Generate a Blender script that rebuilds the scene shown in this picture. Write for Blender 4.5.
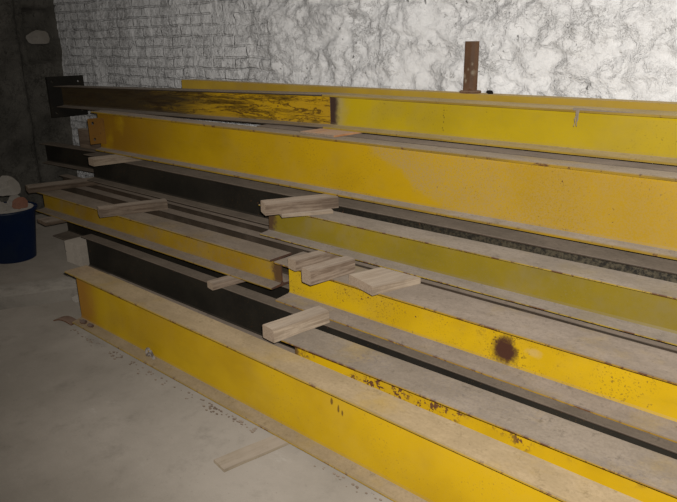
import bpy, bmesh, math, random
from mathutils import Vector, Matrix, noise

random.seed(7)
for o in list(bpy.data.objects):
    bpy.data.objects.remove(o)
SC = bpy.context.scene
COL = SC.collection

# ------------------------------------------------------------------ camera
HC = 1.6
PITCH, ROLL, YAW = (math.radians(a) for a in (18.09, -0.74, 41.51))
fw = Vector((-math.sin(YAW)*math.cos(PITCH), math.cos(YAW)*math.cos(PITCH), -math.sin(PITCH)))
rt0 = Vector((math.cos(YAW), math.sin(YAW), 0)); up0 = rt0.cross(fw)
rt = rt0*math.cos(ROLL) + up0*math.sin(ROLL)
up = up0*math.cos(ROLL) - rt0*math.sin(ROLL)
cd = bpy.data.cameras.new('camera'); cam = bpy.data.objects.new('camera', cd); COL.objects.link(cam)
cam.matrix_world = Matrix(((rt.x, up.x, -fw.x, 0), (rt.y, up.y, -fw.y, 0), (rt.z, up.z, -fw.z, HC), (0, 0, 0, 1)))
cd.sensor_width = 36; cd.lens = 646.1/677*36; cd.clip_start = .02
SC.camera = cam

# ------------------------------------------------------------------ world and the photographer's flash
w = bpy.data.worlds.new('world'); SC.world = w; w.use_nodes = True
w.node_tree.nodes['Background'].inputs[0].default_value = (1.0, .93, .84, 1)
w.node_tree.nodes['Background'].inputs[1].default_value = .035
ld = bpy.data.lights.new('camera_flash', 'SPOT'); lo = bpy.data.objects.new('camera_flash', ld); COL.objects.link(lo)
ld.energy = 430; ld.color = (1.0, .955, .90); ld.shadow_soft_size = .018
ld.spot_size = math.radians(124); ld.spot_blend = 1.0
lo.location = Vector((0, 0, HC)) + up*.055 + rt*.03
aim = fw + rt*.28 + up*.08
lo.rotation_euler = aim.to_track_quat('-Z', 'Y').to_euler()

vs = SC.view_settings
vs.view_transform = 'Standard'; vs.look = 'None'; vs.gamma = 1; vs.use_curve_mapping = False
vs.exposure = 0.0

# ------------------------------------------------------------------ node helpers
class NT:
    def __init__(s, name):
        s.m = bpy.data.materials.new(name); s.m.use_nodes = True
        s.t = s.m.node_tree; s.t.nodes.clear()
        s.out = s.n('ShaderNodeOutputMaterial'); s.b = s.n('ShaderNodeBsdfPrincipled')
        s.l(s.b.outputs[0], s.out.inputs[0])
        s.tc = s.n('ShaderNodeTexCoord'); s.geo = s.n('ShaderNodeNewGeometry')
    def n(s, k): return s.t.nodes.new(k)
    def l(s, a, b): s.t.links.new(a, b)
    def put(s, sock, v):
        if isinstance(v, bpy.types.NodeSocket): s.l(v, sock)
        elif isinstance(v, tuple) and len(v) == 3 and sock.type == 'RGBA': sock.default_value = (*v, 1)
        else: sock.default_value = v
    def obj(s, sc=(1, 1, 1), loc=(0, 0, 0)):
        mp = s.n('ShaderNodeMapping'); s.l(s.tc.outputs['Object'], mp.inputs[0])
        mp.inputs['Scale'].default_value = sc; mp.inputs['Location'].default_value = loc
        return mp.outputs[0]
    def noise(s, scale, detail=4, rough=.55, vec=None, dist=0):
        t = s.n('ShaderNodeTexNoise'); s.l(vec if vec else s.tc.outputs['Object'], t.inputs['Vector'])
        t.inputs['Scale'].default_value = scale; t.inputs['Detail'].default_value = detail
        t.inputs['Roughness'].default_value = rough; t.inputs['Distortion'].default_value = dist
        return t.outputs[0]
    def voro(s, scale, feature='DISTANCE_TO_EDGE', vec=None):
        t = s.n('ShaderNodeTexVoronoi'); t.feature = feature
        s.l(vec if vec else s.tc.outputs['Object'], t.inputs['Vector']); t.inputs['Scale'].default_value = scale
        return t.outputs[0]
    def step(s, v, a, b, lo=0, hi=1):
        r = s.n('ShaderNodeMapRange'); r.interpolation_type = 'SMOOTHSTEP'
        s.put(r.inputs[0], v)
        if a > b: a, b, lo, hi = b, a, hi, lo
        for i, x in enumerate((a, b, lo, hi)): r.inputs[1+i].default_value = x
        return r.outputs[0]
    def math(s, op, a, b=0.0):
        m = s.n('ShaderNodeMath'); m.operation = op; s.put(m.inputs[0], a); s.put(m.inputs[1], b); return m.outputs[0]
    def mul(s, *a):
        r = a[0]
        for x in a[1:]: r = s.math('MULTIPLY', r, x)
        return r
    def add(s, a, b): return s.math('ADD', a, b)
    def mx(s, a, b): return s.math('MAXIMUM', a, b)
    def inv(s, a): return s.math('SUBTRACT', 1.0, a)
    def mix(s, f, a, b):
        m = s.n('ShaderNodeMix'); m.data_type = 'RGBA'
        s.put(m.inputs[0], f); s.put(m.inputs[6], a); s.put(m.inputs[7], b); return m.outputs[2]
    def xyz(s, v=None):
        x = s.n('ShaderNodeSeparateXYZ'); s.l(v if v else s.tc.outputs['Object'], x.inputs[0]); return x.outputs
    def nz(s):
        return s.xyz(s.geo.outputs['Normal'])[2]
    def blob(s, c, r, soft=.5, wob=.35, nsc=18):
        """mask of an irregular spot at object point c with radii r (x, y, z)"""
        v = s.obj(tuple(1/a for a in r), tuple(-c[i]/r[i] for i in range(3)))
        ln = s.n('ShaderNodeVectorMath'); ln.operation = 'LENGTH'; s.l(v, ln.inputs[0])
        d = s.add(ln.outputs['Value'], s.mul(s.math('SUBTRACT', s.noise(nsc, 5, .7), .5), wob*2))
        return s.step(d, 1.0, 1.0-soft)
    def bump(s, h, strength, dist=.01, nrm=None):
        b = s.n('ShaderNodeBump'); b.inputs['Strength'].default_value = strength; b.inputs['Distance'].default_value = dist
        s.l(h, b.inputs['Height'])
        if nrm: s.l(nrm, b.inputs['Normal'])
        s.l(b.outputs[0], s.b.inputs['Normal']); return b.outputs[0]
    def done(s, col, rough, spec=.3, metal=None, retro=1.0):
        s.put(s.b.inputs['Base Color'], col); s.put(s.b.inputs['Roughness'], rough)
        s.b.inputs['Specular IOR Level'].default_value = spec; s.b.inputs['Diffuse Roughness'].default_value = retro
        if metal is not None: s.put(s.b.inputs['Metallic'], metal)
        return s.m

RUST = (.075, .028, .012)
DUST = (.265, .222, .190)

def paint(name, base, var, dust=.9, side=.25, chips=.30, edge=0.0, dustc=DUST, streak=0.0, grime=.25, special=None, rough=.42, pits=1.0):
    """steel paint: two paint tones, rust chips, dust lying on what faces up, dust film on what is upright"""
    dustc = tuple(c*.86 for c in dustc)
    t = NT(name)
    col = t.mix(t.step(t.noise(2.3, 4), .38, .66), base, var)
    fine = t.noise(34, 5, .7)
    col = t.mix(t.mul(t.step(t.noise(9, 5, .65, t.obj((.35, 1, 1))), .50, .80), grime), col, tuple(c*.35+.006 for c in base))
    if side:
        film = t.mul(t.step(t.noise(5.5, 6, .68), .42, .72), side)
        film = t.mx(film, t.mul(t.step(t.noise(120, 2, .6), .58, .70), side*.7))
        col = t.mix(film, col, dustc)
    pit = t.mul(t.step(t.noise(135, 3, .6), .685-.045*pits, .725-.045*pits), t.step(t.noise(5, 4, .6), .40, .62), min(1, max(0, .75*pits)))
    col = t.mix(t.mul(pit, .7), col, (.12, .065, .02))
    if special: col = special(t, col)
    if streak:
        sk = t.noise(5, 6, .75, t.obj((.45, 6, 6)), .6)
        col = t.mix(t.mul(t.step(sk, .50, .60), streak), col, (.030, .017, .008))
    chip = t.mul(t.step(t.noise(48, 4, .65), .70-.12*chips, .735-.12*chips), t.step(t.noise(4.2, 3), .45, .58))
    if edge: chip = t.mx(chip, t.mul(t.step(t.noise(11, 6, .75), .62-.3*edge, .70-.3*edge), .95))
    col = t.mix(chip, col, t.mix(fine, RUST, (.12, .05, .02)))
    upf = t.mul(t.step(t.nz(), .25, .85), t.step(t.noise(3.4, 6, .65), .22, .50, max(0, dust*1.3-.55), dust))
    dc = t.mix(t.step(t.noise(7, 5, .75, t.obj((.5, 1, 1))), .36, .66), tuple(c*.86 for c in dustc), tuple(c*1.12 for c in dustc))
    dc = t.mix(t.mul(t.step(t.noise(85, 4, .7), .44, .62), .35), dc, tuple(c*.66 for c in dustc))
    dc = t.mix(t.mul(t.step(t.noise(22, 6, .8), .55, .68), .8), dc, tuple(c*.55 for c in dustc))
    col = t.mix(upf, col, dc)
    t.bump(t.add(t.mul(fine, .35), t.mul(chip, -.6)), .25, .002)
    return t.done(col, t.add(t.mul(t.mx(upf, chip), .4), rough), .3)

YEL = (.37, .232, .004); YEL2 = (.31, .188, .004)

def sp_row2(t, col):      # the big brown burn on the right-hand beam of the second layer
    m = t.blob((1.30, .115, .085), (.075, .3, .085), .55, .5, 30)
    sp = t.mul(t.blob((1.30, .115, .10), (.17, .3, .16), .9, .3, 20), t.step(t.noise(70, 4, .7), .56, .62))
    col = t.mix(t.mx(m, sp), col, (.062, .026, .016))
    return t.mix(t.mul(t.blob((1.43, .115, .115), (.05, .3, .025), .8, .8, 24), .3), col, (.45, .36, .25))

def sp_big(t, col):       # sandy film rubbed on the right of the big upper beam, with its slanting edge
    x, y, z = t.xyz()
    # slanting border: along the web from high left to low right
    d = t.add(t.math('SUBTRACT', x, 2.72), t.mul(t.math('SUBTRACT', z, .26), 1.65))
    d = t.add(d, t.mul(t.math('SUBTRACT', t.noise(5, 5, .6), .5), .35))
    film = t.mul(t.step(d, -.03, .05), t.step(d, 1.1, .15, .55, 1.0), t.step(t.noise(7, 6, .7), .25, .62, .45, 1.0))
    film = t.mul(film, t.step(t.noise(130, 3, .6), .42, .56, .25, 1))
    col = t.mix(t.mul(film, .8), col, (.36, .245, .085))
    old = t.mul(t.step(x, 1.3, .15), t.step(t.noise(4, 5), .2, .5))
    return t.mix(t.mul(old, .75), col, (.20, .085, .010))

def ends(left=None, right=None, then=None):      # brown rust eaten into the cut ends
    def f(t, col):
        if then: col = then(t, col)
        x = t.xyz()[0]; n_ = t.mul(t.math('SUBTRACT', t.noise(22, 5, .75), .5), .10)
        xx = t.add(x, n_)
        for m in ([t.step(xx, left+.02, left-.02)] if left else [])+([t.step(xx, right-.02, right+.02)] if right else []):
            col = t.mix(t.mul(m, .9), col, (.075, .040, .026))
        return col
    return f

def sp_front(t, col):     # rust tint at the cut end, a few chipped marks
    x, y, z = t.xyz()
    col = t.mix(t.mul(t.step(t.add(x, t.mul(t.noise(9, 5, .7), .25)), .42, .16), .75), col, (.24, .095, .018))
    for (cx, cz, rx, rz) in ((2.03, .245, .008, .020), (2.065, .225, .007, .022), (2.085, .215, .006, .016)):
        col = t.mix(t.mul(t.blob((cx, .065, cz), (rx, .4, rz), .5, .5, 60), .8), col, (.06, .028, .010))
    return col

def sp_top(t, col):       # row of dark punch marks
    for k, dx in enumerate((.001, -.003, .002, .004, -.001, .002)):
        col = t.mix(t.mul(t.blob((.75+dx, .09, .040+.019*k+dx*2), (.0035, .4, .006), .7, .4, 60), .8), col, (.06, .035, .015))
    x, y, z = t.xyz()
    e = t.step(t.add(x, t.mul(t.noise(20, 5, .7), .06)), .10, .06)
    col = t.mix(t.mul(t.step(t.add(x, t.mul(t.noise(9, 5, .7), .15)), .22, .06), .7), col, (.30, .26, .20))
    return t.mix(e, col, (.055, .032, .024))

def sp_sooty(t, col):     # blackened towards one end
    x, y, z = t.xyz()
    g = t.step(t.add(x, t.mul(t.math('SUBTRACT', t.noise(3, 5, .7, t.obj((.5, 3, 5))), .5), 2.2)), 2.75, 1.45)
    net = t.math('ABSOLUTE', t.math('SUBTRACT', t.noise(4, 6, .75, t.obj((.5, 5, 5)), .8), .5))
    col = t.mix(t.mul(t.step(net, .035, .008), .85), col, (.06, .028, .010))
    return t.mix(t.mul(g, .95), col, (.036, .027, .018))

M = {}
M['front'] = paint('yellow_paint_dusty', YEL, YEL2, .88, .06, .10, dustc=(.285, .222, .150), special=sp_front, grime=.15)
M['front_edge'] = paint('yellow_paint_chipped_edge', (.22, .14, .022), (.32, .195, .012), .8, .15, .5, .28, dustc=(.30, .235, .15))
M['chip'] = paint('yellow_paint_rust_chipped', (.50, .315, .006), (.43, .265, .006), .97, .05, 1.5, dustc=(.25, .21, .172), grime=.2, special=ends(.025))
M['chip_edge'] = paint('yellow_paint_rusty_edge', (.25, .145, .022), (.33, .20, .012), .85, .15, .8, .40)
M['spot'] = paint('yellow_paint_burnt', (.52, .34, .006), (.45, .285, .005), .98, .08, .45, dustc=(.27, .222, .182), special=sp_row2, grime=.2, pits=2.0)
M['olive'] = paint('olive_yellow_paint', (.205, .150, .013), (.245, .175, .012), .95, .22, -.4, dustc=(.255, .215, .180), grime=.2, special=ends(.05))
M['olive_edge'] = paint('olive_paint_edge', (.34, .235, .03), (.22, .15, .02), .9, .2, .4, .45)
M['big'] = paint('yellow_paint_sandy', (.43, .268, .005), (.375, .23, .005), .92, .08, .1, dustc=(.265, .225, .19), special=sp_big, grime=.15, pits=1.7)
M['lemon'] = paint('lemon_yellow_paint', (.44, .32, .008), (.38, .275, .010), .93, .16, -.6, dustc=(.335, .255, .13), special=sp_top, grime=.1)
M['lemon_edge'] = paint('lemon_paint_dirty_edge', (.33, .22, .028), (.24, .155, .025), .8, .2, .4, .12, dustc=(.335, .255, .13))
M['ochre'] = paint('ochre_paint', (.40, .265, .030), (.33, .21, .025), .7, .3, .2, dustc=(.34, .25, .12), grime=.25)
M['streaky'] = paint('yellow_paint_blackened', (.46, .275, .008), (.38, .22, .010), .85, .1, .5, dustc=(.20, .17, .14), streak=.65, special=sp_sooty, grime=.5)
M['dull'] = paint('dull_yellow_paint', (.33, .20, .012), (.27, .155, .012), .97, .40, .2, dustc=(.235, .19, .15), special=ends(None, 2.80))
M['black'] = paint('black_steel', (.013, .0115, .009), (.021, .018, .013), .92, .045, .3, dustc=(.150, .120, .092), grime=.1, rough=.55)
def sp_grit(t, col):
    x, y, z = t.xyz()
    g = t.mul(t.step(x, 2.4, 4.6), t.step(t.noise(60, 5, .75), .40, .60), .75)
    return t.mix(g, col, (.115, .095, .060))
M['black_gritty'] = paint('black_steel_gritty', (.013, .0115, .009), (.021, .018, .013), .92, .045, .3, dustc=(.150, .120, .092), grime=.1, rough=.55, special=sp_grit)
M['brown'] = paint('brown_steel', (.040, .030, .021), (.055, .038, .026), .95, .2, .3, dustc=(.215, .172, .135), grime=.1, rough=.6)
M['rust'] = paint('rusty_steel', (.085, .040, .022), (.13, .065, .035), .4, .3, .9, .2, dustc=(.30, .23, .18), rough=.7)
def sp_post(t, col):
    for (cx, cy, cz, r_) in ((-.02, -.03, .085, .014), (.0, -.03, .115, .010), (-.012, -.03, .06, .012), (.022, -.03, .10, .018), (.018, -.03, .14, .010)):
        col = t.mix(t.mul(t.blob((cx, cy, cz), (r_*.7, .05, r_*1.2), .9, .9, 60), .7), col, (.30, .25, .18))
    return col
M['post'] = paint('rusty_post_steel', (.085, .042, .020), (.135, .070, .036), .3, .2, .9, .2, dustc=(.30, .22, .16), special=sp_post, rough=.7)
M['endrust'] = paint('rusty_cut_end', (.060, .030, .020), (.095, .050, .032), .4, .15, .9, .3, rough=.75)
M['orange'] = paint('orange_paint', (.26, .125, .02), (.19, .085, .017), .6, .25, .6, .1, dustc=(.26, .17, .08))

def wood(name, a, b, sc=1.0):
    t = NT(name)
    g = t.noise(6*sc, 6, .7, t.obj((.6, 9, 9)), .5)
    col = t.mix(t.step(g, .40, .62), a, b)
    col = t.mix(t.mul(t.step(t.noise(4, 5, .7), .5, .75), .45), col, tuple(c*.45 for c in a))
    col = t.mix(t.mul(t.step(t.nz(), .4, .9), t.step(t.noise(6, 5, .7), .2, .6), .55), col, (.32, .27, .22))
    kn = t.voro(4.5, 'F1', t.obj((.6, 1, 1)))
    col = t.mix(t.step(kn, .07, .03), col, (.05, .03, .02))
    t.bump(g, .4, .004)
    return t.done(col, .85, .15)
M['wood'] = wood('weathered_timber', (.155, .110, .078), (.285, .22, .165))
M['wood_pale'] = wood('pale_timber', (.25, .19, .135), (.385, .31, .23))
M['wood_dark'] = wood('dark_timber', (.11, .078, .055), (.19, .14, .10))
M['wood_red'] = wood('reddish_timber', (.36, .17, .075), (.46, .25, .12))
M['wood_end'] = wood('cut_timber_end', (.21, .155, .11), (.29, .225, .165), 3)
M['wood_floor'] = wood('dust_covered_timber', (.20, .16, .11), (.25, .205, .15))

def stone_wall(name, lo, hi, dirt, bricks, shade_grime=(.11, .095, .08)):  # dirt scales the painted relief shade together with the grime
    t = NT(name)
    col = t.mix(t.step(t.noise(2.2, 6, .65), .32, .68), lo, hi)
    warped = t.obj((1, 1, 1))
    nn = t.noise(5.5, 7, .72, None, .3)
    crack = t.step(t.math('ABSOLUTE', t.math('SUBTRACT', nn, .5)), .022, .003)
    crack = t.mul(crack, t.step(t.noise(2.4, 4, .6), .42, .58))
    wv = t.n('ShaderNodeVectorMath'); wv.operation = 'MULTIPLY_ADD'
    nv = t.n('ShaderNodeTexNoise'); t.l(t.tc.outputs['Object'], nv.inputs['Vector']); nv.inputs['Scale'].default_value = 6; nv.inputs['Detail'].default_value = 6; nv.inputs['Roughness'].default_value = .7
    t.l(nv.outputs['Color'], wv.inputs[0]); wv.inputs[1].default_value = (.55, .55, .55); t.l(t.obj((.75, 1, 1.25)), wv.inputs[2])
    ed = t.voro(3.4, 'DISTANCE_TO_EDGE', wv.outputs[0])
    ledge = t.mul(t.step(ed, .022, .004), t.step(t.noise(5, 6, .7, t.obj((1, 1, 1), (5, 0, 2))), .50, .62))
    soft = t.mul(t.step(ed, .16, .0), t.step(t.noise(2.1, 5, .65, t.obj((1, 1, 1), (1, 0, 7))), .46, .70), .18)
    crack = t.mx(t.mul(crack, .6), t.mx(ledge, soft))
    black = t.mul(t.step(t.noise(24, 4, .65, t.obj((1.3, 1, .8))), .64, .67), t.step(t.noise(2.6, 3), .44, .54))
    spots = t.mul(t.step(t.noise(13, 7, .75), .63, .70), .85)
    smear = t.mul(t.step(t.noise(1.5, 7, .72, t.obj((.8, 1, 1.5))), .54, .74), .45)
    col = t.mix(t.mul(t.mx(t.mx(crack, spots), smear), dirt), col, shade_grime)  # crevice and ledge shade mixed into the colour along with grime
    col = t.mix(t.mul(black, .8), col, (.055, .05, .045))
    h = t.add(t.add(t.mul(t.noise(9, 7, .68), 1.0), t.mul(t.noise(40, 5, .7), .3)), t.mul(t.step(ed, .0, .08), .12))
    if bricks:
        x, y, z = t.xyz()
        cmb = t.n('ShaderNodeCombineXYZ'); t.l(x, cmb.inputs[0])
        t.l(t.add(z, t.mul(t.math('SUBTRACT', t.noise(3, 3), .5), .06)), cmb.inputs[1])
        br = t.n('ShaderNodeTexBrick'); t.l(cmb.outputs[0], br.inputs['Vector'])
        br.inputs['Scale'].default_value = 1; br.inputs['Mortar Size'].default_value = .010
        br.inputs['Mortar Smooth'].default_value = .6
        br.inputs['Brick Width'].default_value = .26; br.inputs['Row Height'].default_value = .078
        zone = t.step(t.add(x, t.mul(t.noise(1.5, 3), 1.0)), -2.75, -3.3)
        jt = t.mul(br.outputs['Fac'], zone, t.step(t.noise(4, 4, .6), .32, .5))
        col = t.mix(t.mul(jt, .10), col, shade_grime)
        h = t.add(h, t.mul(jt, -.45))
    t.bump(h, 1.0, .045)
    return t.done(col, .92, .1, retro=.35)
M['wall'] = stone_wall('whitewashed_stone', (.86, .855, .85), (.93, .93, .93), .66, True)
M['wall_dark'] = stone_wall('dark_render', (.10, .094, .08), (.18, .168, .145), .8, False, (.02, .018, .015))  # dark mottled render for the left wall

def concrete(name, a, b, stain, white=.35):
    t = NT(name)
    col = t.mix(t.step(t.noise(1.3, 7, .65), .35, .68), a, b)
    col = t.mix(t.mul(t.step(t.noise(6, 7, .7), .50, .75), .5), col, stain)
    col = t.mix(t.mul(t.step(t.noise(2.6, 7, .75, t.obj((1, 2.2, 1))), .60, .75), white), col, (.40, .37, .33))
    col = t.mix(t.mul(t.step(t.noise(60, 4, .7), .62, .72), .35), col, tuple(c*.4 for c in a))
    t.bump(t.add(t.noise(14, 7, .65), t.mul(t.noise(120, 3, .6), .3)), .45, .008)
    return t.done(col, .88, .2)
M['floor'] = concrete('dusty_concrete', (.228, .202, .168), (.295, .262, .222), (.148, .130, .106))
M['kerb'] = concrete('rough_concrete', (.22, .20, .17), (.32, .29, .25), (.09, .08, .065), .5)
M['block'] = concrete('block_concrete', (.34, .30, .25), (.42, .37, .31), (.18, .155, .13), .3)
M['rubble'] = concrete('broken_stone', (.26, .235, .20), (.40, .37, .33), (.10, .085, .07), .6)
M['rubble_red'] = concrete('broken_brick', (.22, .10, .065), (.30, .15, .10), (.10, .06, .045), .2)
t = NT('blue_plastic'); M['blue'] = t.done(t.mix(t.step(t.noise(6, 5), .4, .7), (.004, .012, .040), (.010, .017, .036)), .5, .4)
t = NT('dark_hole'); M['hole'] = t.done((.012, .010, .008), .9, .1)
t = NT('dusty_web'); M['web'] = t.done(t.mix(t.noise(60), (.16, .13, .10), (.28, .23, .18)), .95, .1)
t = NT('grey_steel'); M['grey'] = t.done(t.mix(t.step(t.noise(50, 5), .4, .6), (.10, .075, .055), (.27, .24, .21)), .6, .4)

# ------------------------------------------------------------------ object helpers
def link(name, bm, mats, parent=None, smooth=False):
    me = bpy.data.meshes.new(name)
    bmesh.ops.recalc_face_normals(bm, faces=bm.faces[:])
    bm.to_mesh(me); bm.free()
    for m in (mats if isinstance(mats, (list, tuple)) else [mats]): me.materials.append(m)
    if smooth: me.polygons.foreach_set('use_smooth', [True]*len(me.polygons))
    o = bpy.data.objects.new(name, me); COL.objects.link(o)
    if parent: o.parent = parent
    return o
def thing(name, label, cat, mw=None, group=None):
    o = bpy.data.objects.new(name, None); COL.objects.link(o); o.empty_display_size = .1
    if mw is not None: o.matrix_world = mw
    return tag(o, label, cat, group)
def tag(o, label, cat, group=None):
    o['label'] = label; o['category'] = cat; o['kind'] = 'thing'
    if group: o['group'] = group
    return o
def frame(o, xdir, zref=Vector((0, 0, 1))):
    x = Vector(xdir).normalized(); y = zref.cross(x).normalized(); z = x.cross(y)
    return Matrix(((x.x, y.x, z.x, o[0]), (x.y, y.y, z.y, o[1]), (x.z, y.z, z.z, o[2]), (0, 0, 0, 1)))
def extrude(bm, prof, x0, x1, step=.12, jit=0.0, seed=0, mats=None, endmat=0):
    """closed profile of (y, z) swept along x; slight waviness jit; mats[i] is the slot of the side i..i+1"""
    n = max(1, int((x1-x0)/step)); rings = []
    for k in range(n+1):
        x = x0 + (x1-x0)*k/n
        r = []
        for (y, z) in prof:
            d = noise.noise_vector(Vector((x*2.2+seed*9.1, y*3, z*3)))*jit
            r.append(bm.verts.new((x, y+d.y, z+d.z*.25)))
        rings.append(r)
    m = len(prof)
    for a, b in zip(rings, rings[1:]):
        for i in range(m):
            f = bm.faces.new((a[i], a[(i+1) % m], b[(i+1) % m], b[i]))
            if mats: f.material_index = mats[i]
    for r in (rings[0], rings[-1]):
        f = bm.faces.new(r); f.material_index = endmat
    return bm
def box(bm, a, b, bev=0.0, mat=0):
    vs_ = [bm.verts.new((x, y, z)) for x in (a[0], b[0]) for y in (a[1], b[1]) for z in (a[2], b[2])]
    fs = [bm.faces.new([vs_[i] for i in q]) for q in ((0, 1, 3, 2), (4, 6, 7, 5), (0, 4, 5, 1), (2, 3, 7, 6), (0, 2, 6, 4), (1, 5, 7, 3))]
    for f in fs: f.material_index = mat
    if bev:
        es = list({e for f in fs for e in f.edges})
        bmesh.ops.bevel(bm, geom=es, offset=bev, segments=2, affect='EDGES', profile=.6)
    return bm
def tube(bm, pts, r, n=8):
    rings = []
    for i, p in enumerate(pts):
        p = Vector(p); d = (Vector(pts[min(i+1, len(pts)-1)])-Vector(pts[max(i-1, 0)])).normalized()
        a = d.orthogonal().normalized(); b = d.cross(a)
        rr = r[i] if isinstance(r, (list, tuple)) else r
        rings.append([bm.verts.new(p+a*rr*math.cos(2*math.pi*k/n)+b*rr*math.sin(2*math.pi*k/n)) for k in range(n)])
    for a, b in zip(rings, rings[1:]):
        for k in range(n): bm.faces.new((a[k], a[(k+1) % n], b[(k+1) % n], b[k]))
    bm.faces.new(rings[0]); bm.faces.new(rings[-1])
def lathe(bm, prof, n=28):
    rings = []
    for (r, z) in prof: rings.append([bm.verts.new((r*math.cos(2*math.pi*k/n), r*math.sin(2*math.pi*k/n), z)) for k in range(n)])
    for a, b in zip(rings, rings[1:]):
        for k in range(n): bm.faces.new((a[k], a[(k+1) % n], b[(k+1) % n], b[k]))
    bm.faces.new(rings[0]); bm.faces.new(rings[-1])
def lump(bm, r, seed, sub=3, amp=.35, mat=0):
    n0 = len(bm.verts)
    g = bmesh.ops.create_icosphere(bm, subdivisions=sub, radius=1)
    for v in g['verts']:
        c = v.co.copy()
        k = 1 + amp*noise.fractal(c*1.1+Vector((seed*7.3, seed*1.7, 0)), 1, 2, 4)
        q = c*k
        for ax in (Vector((1, .3, .2)), Vector((-.4, 1, .5)), Vector((.2, -.6, 1)), Vector((-.8, -.3, -.4)), Vector((0, 0, -1))):
            ax = ax.normalized(); d = q.dot(ax)
            if d > .72: q -= ax*(d-.72)
        v.co = Vector((q.x*r[0], q.y*r[1], q.z*r[2]))

def holed_plate(bm, y0, y1, z0, z1, th, cells, x=0.0, n=16):
    """plate in the yz plane, thickness along x, cut by through holes; cells = list of (ya, yb, za, zb, hole radius or 0, hole y, hole z)"""
    def face_pair(loop_xyz):
        a = [bm.verts.new((x, y, z)) for y, z in loop_xyz]; b = [bm.verts.new((x+th, y, z)) for y, z in loop_xyz]
        bm.faces.new(a); bm.faces.new(b)
        return a, b
    for (ya, yb, za, zb, r, hy, hz) in cells:
        if not r:
            face_pair([(ya, za), (yb, za), (yb, zb), (ya, zb)]); continue
        ring, sq = [], []
        for k in range(n):
            a = 2*math.pi*(k+.5)/n
            c, s_ = math.cos(a), math.sin(a)
            ring.append((hy+r*c, hz+r*s_))
            ts = []
            if c > 1e-6: ts.append((yb-hy)/c)
            if c < -1e-6: ts.append((ya-hy)/c)
            if s_ > 1e-6: ts.append((zb-hz)/s_)
            if s_ < -1e-6: ts.append((za-hz)/s_)
            tt = min(ts); sq.append((hy+tt*c, hz+tt*s_))
        corners = {}
        for k in range(n):
            k2 = (k+1) % n
            pts = [ring[k], sq[k]]
            for cy in (ya, yb):
                for cz in (za, zb):
                    ang = math.atan2(cz-hz, cy-hy) % (2*math.pi)
                    a0 = 2*math.pi*(k+.5)/n; a1 = a0+2*math.pi/n
                    if a0 <= ang < a1 or a0 <= ang+2*math.pi < a1: pts.append((cy, cz))
            pts += [sq[k2], ring[k2]]
            face_pair(pts)
            p = [bm.verts.new((xx, *q)) for xx, q in ((x, ring[k]), (x+th, ring[k]), (x+th, ring[k2]), (x, ring[k2]))]
            bm.faces.new(p)
    for (a, b) in (((y0, z0), (y1, z0)), ((y1, z0), (y1, z1)), ((y1, z1), (y0, z1)), ((y0, z1), (y0, z0))):
        bm.faces.new([bm.verts.new((xx, *q)) for xx, q in ((x, a), (x+th, a), (x+th, b), (x, b))])
    bmesh.ops.remove_doubles(bm, verts=bm.verts[:], dist=1e-5)

G_BEAM = 'steel beams in the stack'
G_TIM = 'timber spacers between the beams'
seedc = [0]
def beam(label, L, R, w, h, tf, tw, mats, edge=None, end=None, taper=.35, jit=.0016, name='steel_beam', fillet=.014):
    """I-beam; L, R: the front bottom edge at its left and right end; local x along it, y 0..w to the back, z 0..h"""
    seedc[0] += 1; sd = seedc[0]
    L, R = Vector(L), Vector(R); ln = (R-L).length
    root = thing(name, label, 'beam', frame(L, R-L), G_BEAM)
    body = mats; edge = edge or body; end = end or M['endrust']
    ms = [body, edge, end]
    c = w/2; t1 = tf*(1-taper); b = min(.004, tf*.2)
    # bottom flange: slots 0 paint, 1 front edge, 2 cut end
    pf = [(b, 0), (w-b, 0), (w, b), (w, t1-b), (w-b, t1), (c+tw/2+fillet, tf), (c-tw/2-fillet, tf), (b, t1), (0, t1-b), (0, b)]
    mi = [0, 0, 1, 0, 0, 0, 0, 1, 1, 1]
    bm = extrude(bmesh.new(), pf, 0, ln, .1, jit, sd, mi, 2); link('bottom_flange', bm, ms, root)
    pt = [(y, h-z) for y, z in pf]
    bm = extrude(bmesh.new(), pt, 0, ln, .1, jit, sd+.5, mi, 2); link('top_flange', bm, ms, root)
    f = fillet; e = .0004
    pw = [(c-tw/2-f, tf+e), (c+tw/2+f, tf+e), (c+tw/2+f*.3, tf+f*.3), (c+tw/2, tf+f), (c+tw/2, h-tf-f), (c+tw/2+f*.3, h-tf-f*.3), (c+tw/2+f, h-tf-e),
          (c-tw/2-f, h-tf-e), (c-tw/2-f*.3, h-tf-f*.3), (c-tw/2, h-tf-f), (c-tw/2, tf+f), (c-tw/2-f*.3, tf+f*.3)]
    bm = extrude(bmesh.new(), pw, 0, ln, .3, 0, 0, [0]*12, 2); link('web', bm, ms, root)
    return root

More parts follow.
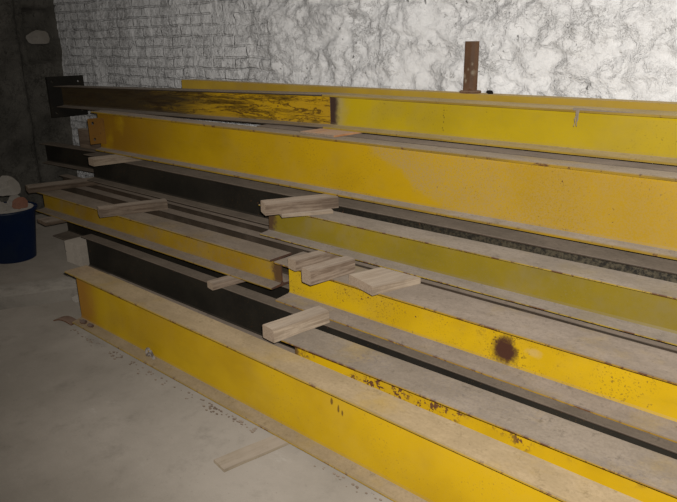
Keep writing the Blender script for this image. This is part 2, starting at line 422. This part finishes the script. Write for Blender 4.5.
def timber(label, F, B, z0, w, h, side='wood', tilt=0.0, name='timber_block', group=G_TIM, rough=.003):
    """squared timber from front end F (x, y) to back end B, lying on z0"""
    seedc[0] += 1; sd = seedc[0]
    F3, B3 = Vector((F[0], F[1], z0)), Vector((B[0], B[1], z0+tilt)); ln = (B3-F3).length
    bm = bmesh.new(); b = min(.005, h*.15)
    pr = [(-w/2+b, 0), (w/2-b, 0), (w/2, b), (w/2, h-b), (w/2-b, h), (-w/2+b, h), (-w/2, h-b), (-w/2, b)]
    extrude(bm, pr, 0, ln, .035, 0, 0, [0]*8, 1)
    for v in bm.verts:      # sawn irregularity, never below the underside
        d = noise.noise_vector(Vector((v.co.x*7+sd*3.3, v.co.y*9, v.co.z*9)))*rough
        v.co.y += d.y; v.co.x += d.x*1.5 if v.co.x < .001 or v.co.x > ln-.001 else 0
        if v.co.z > .006: v.co.z -= abs(d.z)*(1 if v.co.z > h*.5 else 0)
    o = link(name, bm, [M[side], M['wood_end'] if side not in ('wood_floor', 'wood_dark') else M[side]])
    o.matrix_world = frame(F3, B3-F3)
    return tag(o, label, 'timber', group)

# ------------------------------------------------------------------ the room
WY, WX = 3.15, -6.4
def grid_wall(name, nx, nz, x0, x1, z0, z1, fn, mat):
    bm = bmesh.new(); vv = []
    for i in range(nx+1):
        vv.append([bm.verts.new(fn(x0+(x1-x0)*i/nx, z0+(z1-z0)*j/nz)) for j in range(nz+1)])
    for i in range(nx):
        for j in range(nz): bm.faces.new((vv[i][j], vv[i+1][j], vv[i+1][j+1], vv[i][j+1]))
    me = bpy.data.meshes.new(name); bm.to_mesh(me); bm.free(); me.materials.append(mat)
    me.polygons.foreach_set('use_smooth', [True]*len(me.polygons))
    o = bpy.data.objects.new(name, me); COL.objects.link(o); o['kind'] = 'structure'; return o
def back_fn(x, z):
    p = Vector((x, 0, z))
    q = p + noise.noise_vector(p*1.6)*.22
    d = noise.voronoi(Vector((q.x*2.6, 0, q.z*3.6)))[0]
    stone = min(1.0, (d[1]-d[0])*2.2)                       # 0 in the joints, 1 on a stone
    rough = noise.fractal(p*3.2, .9, 2.1, 6)
    a = min(1, max(0, (x+3.9+.5*noise.noise(p*1.3))/.8))                         # bricks on the far left, rubble stone towards the right
    chis = noise.ridged_multi_fractal(Vector((p.x*5.5+p.z*2.2, 2, p.z*9)), .85, 2.1, 5, 1.0, 2.0)
    grain = noise.fractal(p*17, .8, 2.1, 4)
    dep = a*(stone*.022 + rough*.034 + chis*.030 + grain*.008) + (1-a)*(rough*.014 + grain*.005)
    if a < 1:
        row = z/.078+.25*noise.noise(p*1.1); fr = row-math.floor(row)
        col = x/.26+.5*(math.floor(row) % 2); fc = col-math.floor(col)
        j = max(0, 1-min(fr, 1-fr)/.12, 1-min(fc, 1-fc)/.05)
        dep += (1-a)*(.005*(1-j)*(1 if noise.noise(p*1.7) > -.35 else .3) + .006*noise.noise(Vector((math.floor(col), math.floor(row), 5))*3.3))
    return (x, WY+.03-dep, z)
grid_wall('wall_back', 560, 190, WX-.1, 1.6, 0, 2.7, back_fn, M['wall'])
def left_fn(y, z):
    p = Vector((5, y, z))
    dep = noise.fractal(p*2.6, .9, 2.1, 6)*.03
    n_ = min(1, max(0, (y-2.86)/.03))*min(1, max(0, (3.13-y)/.03))*min(1, max(0, (z-1.42)/.03))*min(1, max(0, (1.93-z)/.03))
    dep -= .16*n_
    if y < 2.77: dep += .10*min(1, (2.77-y)/.02)           # the pier
    return (WX+dep, y, z)
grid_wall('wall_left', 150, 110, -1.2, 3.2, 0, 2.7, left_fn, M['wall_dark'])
bm = bmesh.new()
vv = [[bm.verts.new((-6.6+8.2*i/120, -1.2+4.5*j/70, 0)) for j in range(71)] for i in range(121)]
for i in range(120):
    for j in range(70): bm.faces.new((vv[i][j], vv[i+1][j], vv[i+1][j+1], vv[i][j+1]))
fl = link('floor', bm, M['floor']); fl['kind'] = 'structure'
# low rough kerb on the floor at the far left
bm = bmesh.new()
extrude(bm, [(-.30, 0), (0, 0), (.004, .045), (-.02, .072), (-.10, .078), (-.28, .075)], 0, 2.1, .05, .012, 3, None, 0)
for v in bm.verts: v.co.z = max(v.co.z, -.004)
kb = link('trim_1', bm, M['kerb']); kb['kind'] = 'structure'
kb.matrix_world = frame(Vector((-4.17, 1.96, 0)), Vector((-.45, -.89, 0))) @ Matrix.Scale(-1, 4, (0, 1, 0))

# ------------------------------------------------------------------ the beams, layer by layer
XR = 1.5
# floor layer
B1 = beam('long yellow beam on the floor at the very front of the stack', (-3.52, 1.585, 0.018), (XR, 1.545, .018), .138, .332, .020, .013, M['front'], M['front_edge'])
beam('rust-flecked yellow beam on the floor directly behind the front beam', (-2.06, 1.905, 0), (XR, 1.950, 0), .196, .250, .017, .010, M['chip'], M['chip_edge'], jit=.001)
beam('black beam on the floor, its left end beside the two pale blocks', (-4.44, 2.158, 0), (XR, 2.165, 0), .085, .250, .013, .009, M['black'], M['brown'])
beam('low brown steel section wedged between the front beam and the black floor beam', (-3.90, 1.93, 0), (-2.075, 1.93, 0), .14, .108, .011, .008, M['brown'], M['brown'])
beam('wide dark floor beam added to carry the second layer and block light behind it', (-5.45, 2.40, 0), (XR, 2.40, 0), .30, .250, .018, .012, M['black'], M['brown'])  # hidden beam added as rear support and to keep the gaps dark
# second layer
beam('bright yellow beam with a large brown burn spot on its web', (-2.42, 2.212, .2505), (XR, 2.216, .2505), .228, .2295, .018, .011, M['spot'], M['chip_edge'])
beam('dusty dull yellow beam of the second layer, left half, beside the blue tub', (-5.34, 2.245, .277), (-2.475, 2.235, .297), .167, .1743, .015, .010, M['dull'], M['front_edge'])
beam('narrow dark beam behind the dusty yellow ones in the second layer', (-5.45, 2.489, .2505), (XR, 2.489, .2505), .078, .2195, .012, .008, M['brown'], M['brown'])
beam('rearmost dark beam of the second layer, against the black third-layer beam', (-5.70, 2.650, .2505), (XR, 2.650, .2505), .075, .2195, .012, .008, M['brown'], M['brown'])
# third layer
beam('olive yellow beam with pale wood stacked on its left end', (-2.70, 2.371, .540), (XR, 2.371, .540), .156, .180, .012, .009, M['olive'], M['olive_edge'])
beam('black beam of the third layer lying right under the large yellow beam', (-5.02, 2.560, .524), (XR, 2.572, .527), .15, .219, .014, .009, M['black_gritty'], M['brown'])
beam('black beam reaching farthest left in the third layer, below the bolted plate', (-6.26, 2.765, .500), (-.5, 2.90, .600), .12, .192, .013, .009, M['black'], M['brown'])
# fourth layer
B5 = beam('largest yellow beam, sandy on the right, with an orange holed bracket on its left end', (-4.76, 2.531, .800), (XR, 2.529, .809), .115, .304, .017, .012, M['big'], M['front_edge'], taper=.25)
beam('brown beam close behind the largest yellow beam, only its dusty top edge showing', (-3.00, 2.652, .809), (XR, 2.650, .811), .11, .3015, .017, .012, M['brown'], M['brown'])
# top layer
B6 = beam('blackened yellow beam on top left with a square bolted end plate', (-5.83, 2.78, 1.052), (-2.502, 2.702, 1.1255), .150, .187, .013, .010, M['streaky'], M['brown'])
beam('lemon yellow beam on top right, its web marked by a row of dots', (-2.50, 2.704, 1.1255), (XR, 2.690, 1.1255), .150, .188, .014, .010, M['lemon'], M['lemon_edge'], taper=.2)

# parts of particular beams
d6 = Matrix.Identity(4)
bm = bmesh.new()
Y0, Y1, Z0, Z1 = -.05, .29, -.085, .27
ym, zm = .095, .095; r = .011
holed_plate(bm, Y0, Y1, Z0, Z1, .02,
            [(Y0, ym, Z0, zm, r, Y0+.045, Z0+.04), (ym, Y1, Z0, zm, r, Y1-.05, Z0+.05),
             (Y0, ym, zm, Z1, r, Y0+.045, Z1-.04), (ym, Y1, zm, Z1, r, Y1-.05, Z1-.05)], -.0205)
pl = link('end_plate', bm, M['black'], B6); pl['label'] = 'square black end plate with bolt holes'
bm = bmesh.new()
holed_plate(bm, -.040, .050, .055, .250, .011,
            [(-.040, .050, .055, .152, .013, -.004, .090), (-.040, .050, .152, .250, .013, -.004, .214)], .010)
box(bm, (.0212, .040, .055), (.09, .0505, .250))
br = link('angle_bracket', bm, M['orange'], B5); br['label'] = 'orange angle bracket with two bolt holes'
# channel with its smooth back to the room, behind the top layer
L, R = Vector((-4.07, 2.896, 1.125)), Vector((XR, 2.880, 1.125))
ch = thing('steel_channel', 'ochre yellow channel along the wall behind the top beams, carrying the rusty post', 'beam', frame(L, R-L), G_BEAM)
ln = (R-L).length
bm = extrude(bmesh.new(), [(0, 0), (.010, 0), (.010, .212), (.006, .214), (.001, .213), (0, .210)], 0, ln, .1, .0015, 31, None, 1); link('web', bm, [M['ochre'], M['endrust']], ch)
bm = extrude(bmesh.new(), [(.0104, .200), (.120, .203), (.120, .211), (.0104, .2135)], 0, ln, .1, .001, 32, None, 1); link('top_flange', bm, [M['ochre'], M['endrust']], ch)
bm = extrude(bmesh.new(), [(.0104, 0), (.120, 0), (.120, .008), (.0104, .012)], 0, ln, .1, .0, 33, None, 1); link('bottom_flange', bm, [M['ochre'], M['endrust']], ch)

# rusty post standing on the channel
ps = thing('rusty_post', 'short rusty steel post with a foot plate standing on the rear channel', 'post', Matrix.Translation((-1.705, 2.942, 1.3386)))
bm = bmesh.new(); lathe(bm, [(.052, 0), (.054, .003), (.054, .009), (.050, .012)], 24); link('foot_plate', bm, M['post'], ps)
bm = bmesh.new(); extrude(bm, [(-.030, -.010), (-.020, -.026), (.020, -.026), (.032, -.010), (.032, .024), (-.030, .024)], 0, .235, .03, .0015, 41)
bm.transform(Matrix.Rotation(-math.pi/2, 4, 'Y')); bm.transform(Matrix.Translation((0, 0, .0125)))
link('stem', bm, M['post'], ps)

# ------------------------------------------------------------------ timbers
timber('pale-ended timber under the left end of the largest yellow beam', (-4.47, 2.33), (-4.40, 2.78), .7455, .10, .0545, 'wood_pale')
timber('thick grey timber squeezed under the largest yellow beam, on top of a thin pale board', (-2.465, 2.195), (-2.28, 2.555), .7400, .10, .0630, 'wood')
timber('thin pale board on the olive beam, below the thick grey timber', (-2.43, 2.28), (-2.28, 2.512), .7205, .12, .0185, 'wood_pale', name='thin_board')
timber('pinkish timber over the joint of the second-layer yellow beams, left of its twin', (-2.250, 2.18), (-2.20, 2.50), .4805, .072, .058, 'wood')
timber('pinkish timber sticking out over the second-layer yellow beam, between its twin and the flat plank', (-2.055, 2.085), (-2.01, 2.362), .4805, .075, .075, 'wood')
timber('flat pale plank lying on the yellow beam beside the pinkish timbers', (-1.808, 2.195), (-1.725, 2.46), .4805, .205, .046, 'wood_pale', name='wide_plank')
timber('small timber stub poking out under the dusty dull yellow beam', (-2.845, 2.10), (-2.80, 2.36), .2505, .07, .043, 'wood')
timber('grey timber lying loose on the black floor beam and the rust-flecked beam', (-2.095, 1.858), (-2.05, 2.195), .2505, .090, .070, 'wood_pale', rough=.004)
timber('grey timber lying across the second layer in front of the black beam', (-4.065, 2.125), (-3.90, 2.555), .4708, .085, .065, 'wood')
timber('dark timber lying across the second layer at its left end, beside the rubble', (-5.24, 2.16), (-5.05, 2.84), .4708, .14, .0455, 'wood_dark')
timber('flat grey plank under the left end of the dusty dull yellow beam', (-5.00, 2.13), (-4.97, 2.475), .2505, .17, .028, 'wood_dark', name='wide_plank')
timber('reddish board between the largest yellow beam and the top layer', (-2.40, 2.545), (-2.38, 2.99), 1.1135, .26, .0115, 'wood_red', name='thin_board', rough=.001)
timber('flat dust-covered lath half under the front beam on the floor', (-1.795, 1.30), (-1.70, 1.75), .0, .085, .015, 'wood_floor', name='floor_lath')
timber('short dark timber stub on the farthest-left black beam, below the end plate', (-5.56, 2.845), (-5.14, 2.855), .712, .06, .17, 'wood_dark')

# ------------------------------------------------------------------ small things
bm = bmesh.new(); box(bm, (-.115, -.10, 0), (.115, .10, .085), .008)
o = link('packing_block', bm, M['block']); o.matrix_world = Matrix.Translation((-4.585, 2.25, 0)) @ Matrix.Rotation(.05, 4, 'Z')
tag(o, 'pale block on the floor at the end of the black beam, lower of two', 'block', 'pale packing blocks')
bm = bmesh.new(); box(bm, (-.118, -.10, 0), (.112, .095, .085), .008)
o = link('packing_block', bm, M['block']); o.matrix_world = Matrix.Translation((-4.585, 2.25, .0852)) @ Matrix.Rotation(.03, 4, 'Z')
tag(o, 'pale block beside the black beam end, upper of two', 'block', 'pale packing blocks')

tub = thing('blue_tub', 'dark blue tub full of rubble against the left end of the stack', 'tub', Matrix.Translation((-5.12, 1.93, 0)))
bm = bmesh.new()
lathe(bm, [(.155, 0), (.16, .004), (.205, .385), (.222, .388), (.224, .402), (.212, .407), (.203, .402), (.198, .36), (.155, .012)], 36)
link('tub_body', bm, M['blue'], tub, True)
bm = bmesh.new(); bmesh.ops.create_circle(bm, cap_ends=True, segments=30, radius=.195)
for v in bm.verts: v.co.z = .400
bmesh.ops.subdivide_edges(bm, edges=bm.edges[:], cuts=2)
link('rubble_fill', bm, M['rubble'], tub)['kind'] = 'stuff'
stones = [(-5.16, 2.02, .4015, .06, 'broken grey stone lump on top of the tub, nearest the beams', 'rubble'), (-5.04, 2.01, .4015, .06, 'broken brick piece in the blue tub', 'rubble_red'),
          (-5.19, 1.87, .4015, .065, 'pale stone lump in the middle of the blue tub', 'rubble'), (-5.05, 1.86, .4015, .055, 'small stone lump at the front of the blue tub', 'rubble')]
for i, (x, y, z, r, lb, mt) in enumerate(stones):
    bm = bmesh.new(); lump(bm, (r, r*.9, r*.8), i+2)
    z_ = min(v.co.z for v in bm.verts)
    o = link('stone_lump', bm, M[mt]); o.location = (x, y, z-z_-.001); tag(o, lb, 'stone', 'rubble in the blue tub')
bm = bmesh.new(); lump(bm, (.10, .085, .085), 21); z_ = min(v.co.z for v in bm.verts)
o = link('stone_lump', bm, M['rubble']); o.location = (-5.14, 1.97, .400+.10-z_); tag(o, 'largest pale stone on top of the rubble in the tub', 'stone', 'rubble in the blue tub')
bm = bmesh.new(); lump(bm, (.08, .11, .075), 5); z_ = min(v.co.z for v in bm.verts)
o = link('stone_lump', bm, M['rubble']); o.location = (-6.52, 3.03, 1.60-z_); tag(o, 'pale stone set in the dark niche of the left wall', 'stone')
for i, (x, y, r, lb, mt) in enumerate(((-4.03, 1.93, .05, 'broken white stone at the end of the kerb', 'wall'), (-3.95, 1.85, .045, 'reddish brick crumb beside the front beam end', 'rubble_red'),
                                     (-3.88, 1.80, .035, 'small grey stone crumb near the front beam end', 'rubble'))):
    bm = bmesh.new(); lump(bm, (r, r*.8, r*.7), i+31); z_ = min(v.co.z for v in bm.verts)
    o = link('stone_lump', bm, M[mt]); o.location = (x, y, -z_-.003); tag(o, lb, 'stone', 'crumbs by the kerb')
# rusty half ring on the lower flange of the front beam
bm = bmesh.new(); pts = [(.030*math.cos(a), 0, .052*math.sin(a)) for a in [math.pi*k/12 for k in range(13)]]
tube(bm, pts, .007, 8)
tube(bm, [(-.014, 0, .004), (-.010, 0, .024), (0, 0, .030), (.010, 0, .024), (.014, 0, .004)], .006, 8)
o = link('steel_shackle', bm, M['grey']); o.matrix_world = Matrix.Translation((-2.75, 1.618, .0395)) @ Matrix.Rotation(.15, 4, 'X')
tag(o, 'small grey half ring leaning on the web of the front beam', 'ring')
# dust-laden cobweb hanging from the top right beam
bm = bmesh.new(); random.seed(3)
for k in range(2):
    x = random.uniform(-.004, .002); pts = [(x, 0, .012)]
    for j in range(5): pts.append((pts[-1][0]+random.uniform(-.006, .004), -.004-.001*j, pts[-1][2]-.013-.003*random.random()))
    tube(bm, pts, [(.0045-.0006*i)*(.5+random.random()) for i in range(len(pts))], 5)
tube(bm, [(-.02, 0, .010), (.02, -.002, .012), (.10, -.002, .009), (.22, -.001, .010)], [.006, .005, .003, .002], 5)
o = link('cobweb', bm, M['web']); o.location = (-1.05, 2.690, 1.306)
tag(o, 'dusty cobweb hanging from the lemon yellow top beam', 'cobweb')
bm = bmesh.new(); lump(bm, (.020, .016, .011), 51); z_ = min(v.co.z for v in bm.verts)
o = link('debris_lump', bm, M['hole']); o.location = (-1.60, 2.95, 1.3385-z_-.001); tag(o, 'dark crumb on the rear channel, right of the rusty post', 'debris')

# rust scale at the left end of the front beam, crumbs of dirt along its foot
for i, (x, y, r, lb) in enumerate(((-3.44, 1.615, .018, 'flake of rust on the lower flange of the front beam, nearest its cut end'),
                                  (-3.36, 1.618, .015, 'flake of rust on the lower flange of the front beam, farther from its cut end'))):
    bm = bmesh.new(); lump(bm, (r*1.8, r, r*.7), 61+i); z_ = min(v.co.z for v in bm.verts)
    o = link('rust_flake', bm, M['endrust']); o.location = (x, y, .0345-z_); tag(o, lb, 'rust flake', 'rust flakes on the front beam')
bm = bmesh.new()
extrude(bm, [(-.03, 0), (.03, 0), (.03, .006), (-.03, .007)], 0, .15, .015, .003, 71)
for v in bm.verts: v.co.z += .018*math.sin(max(0, v.co.x)*math.pi/.15)
z_ = min(v.co.z for v in bm.verts)
o = link('rusty_scrap', bm, M['rust']); o.matrix_world = Matrix.Translation((-3.69, 1.575, -z_)) @ Matrix.Rotation(.25, 4, 'Z')
tag(o, 'bent scrap of rusty sheet on the floor at the left end of the front beam', 'scrap')
random.seed(11); bm = bmesh.new()
for k in range(170):
    x = random.uniform(-3.5, -.9); y = 1.572-abs(random.gauss(0, .022)); x = x-.3 if -1.95 < x < -1.55 else x; r = random.uniform(.002, .0065)
    g = bmesh.ops.create_icosphere(bm, subdivisions=1, radius=r)
    for v in g['verts']: v.co = Vector((v.co.x*1.5+x, v.co.y+y, v.co.z*.7+r*.6))
o = link('dirt_crumbs', bm, M['wood_dark']); o['kind'] = 'stuff'; o['label'] = 'dark crumbs of dirt on the floor along the foot of the front beam'; o['category'] = 'dirt'
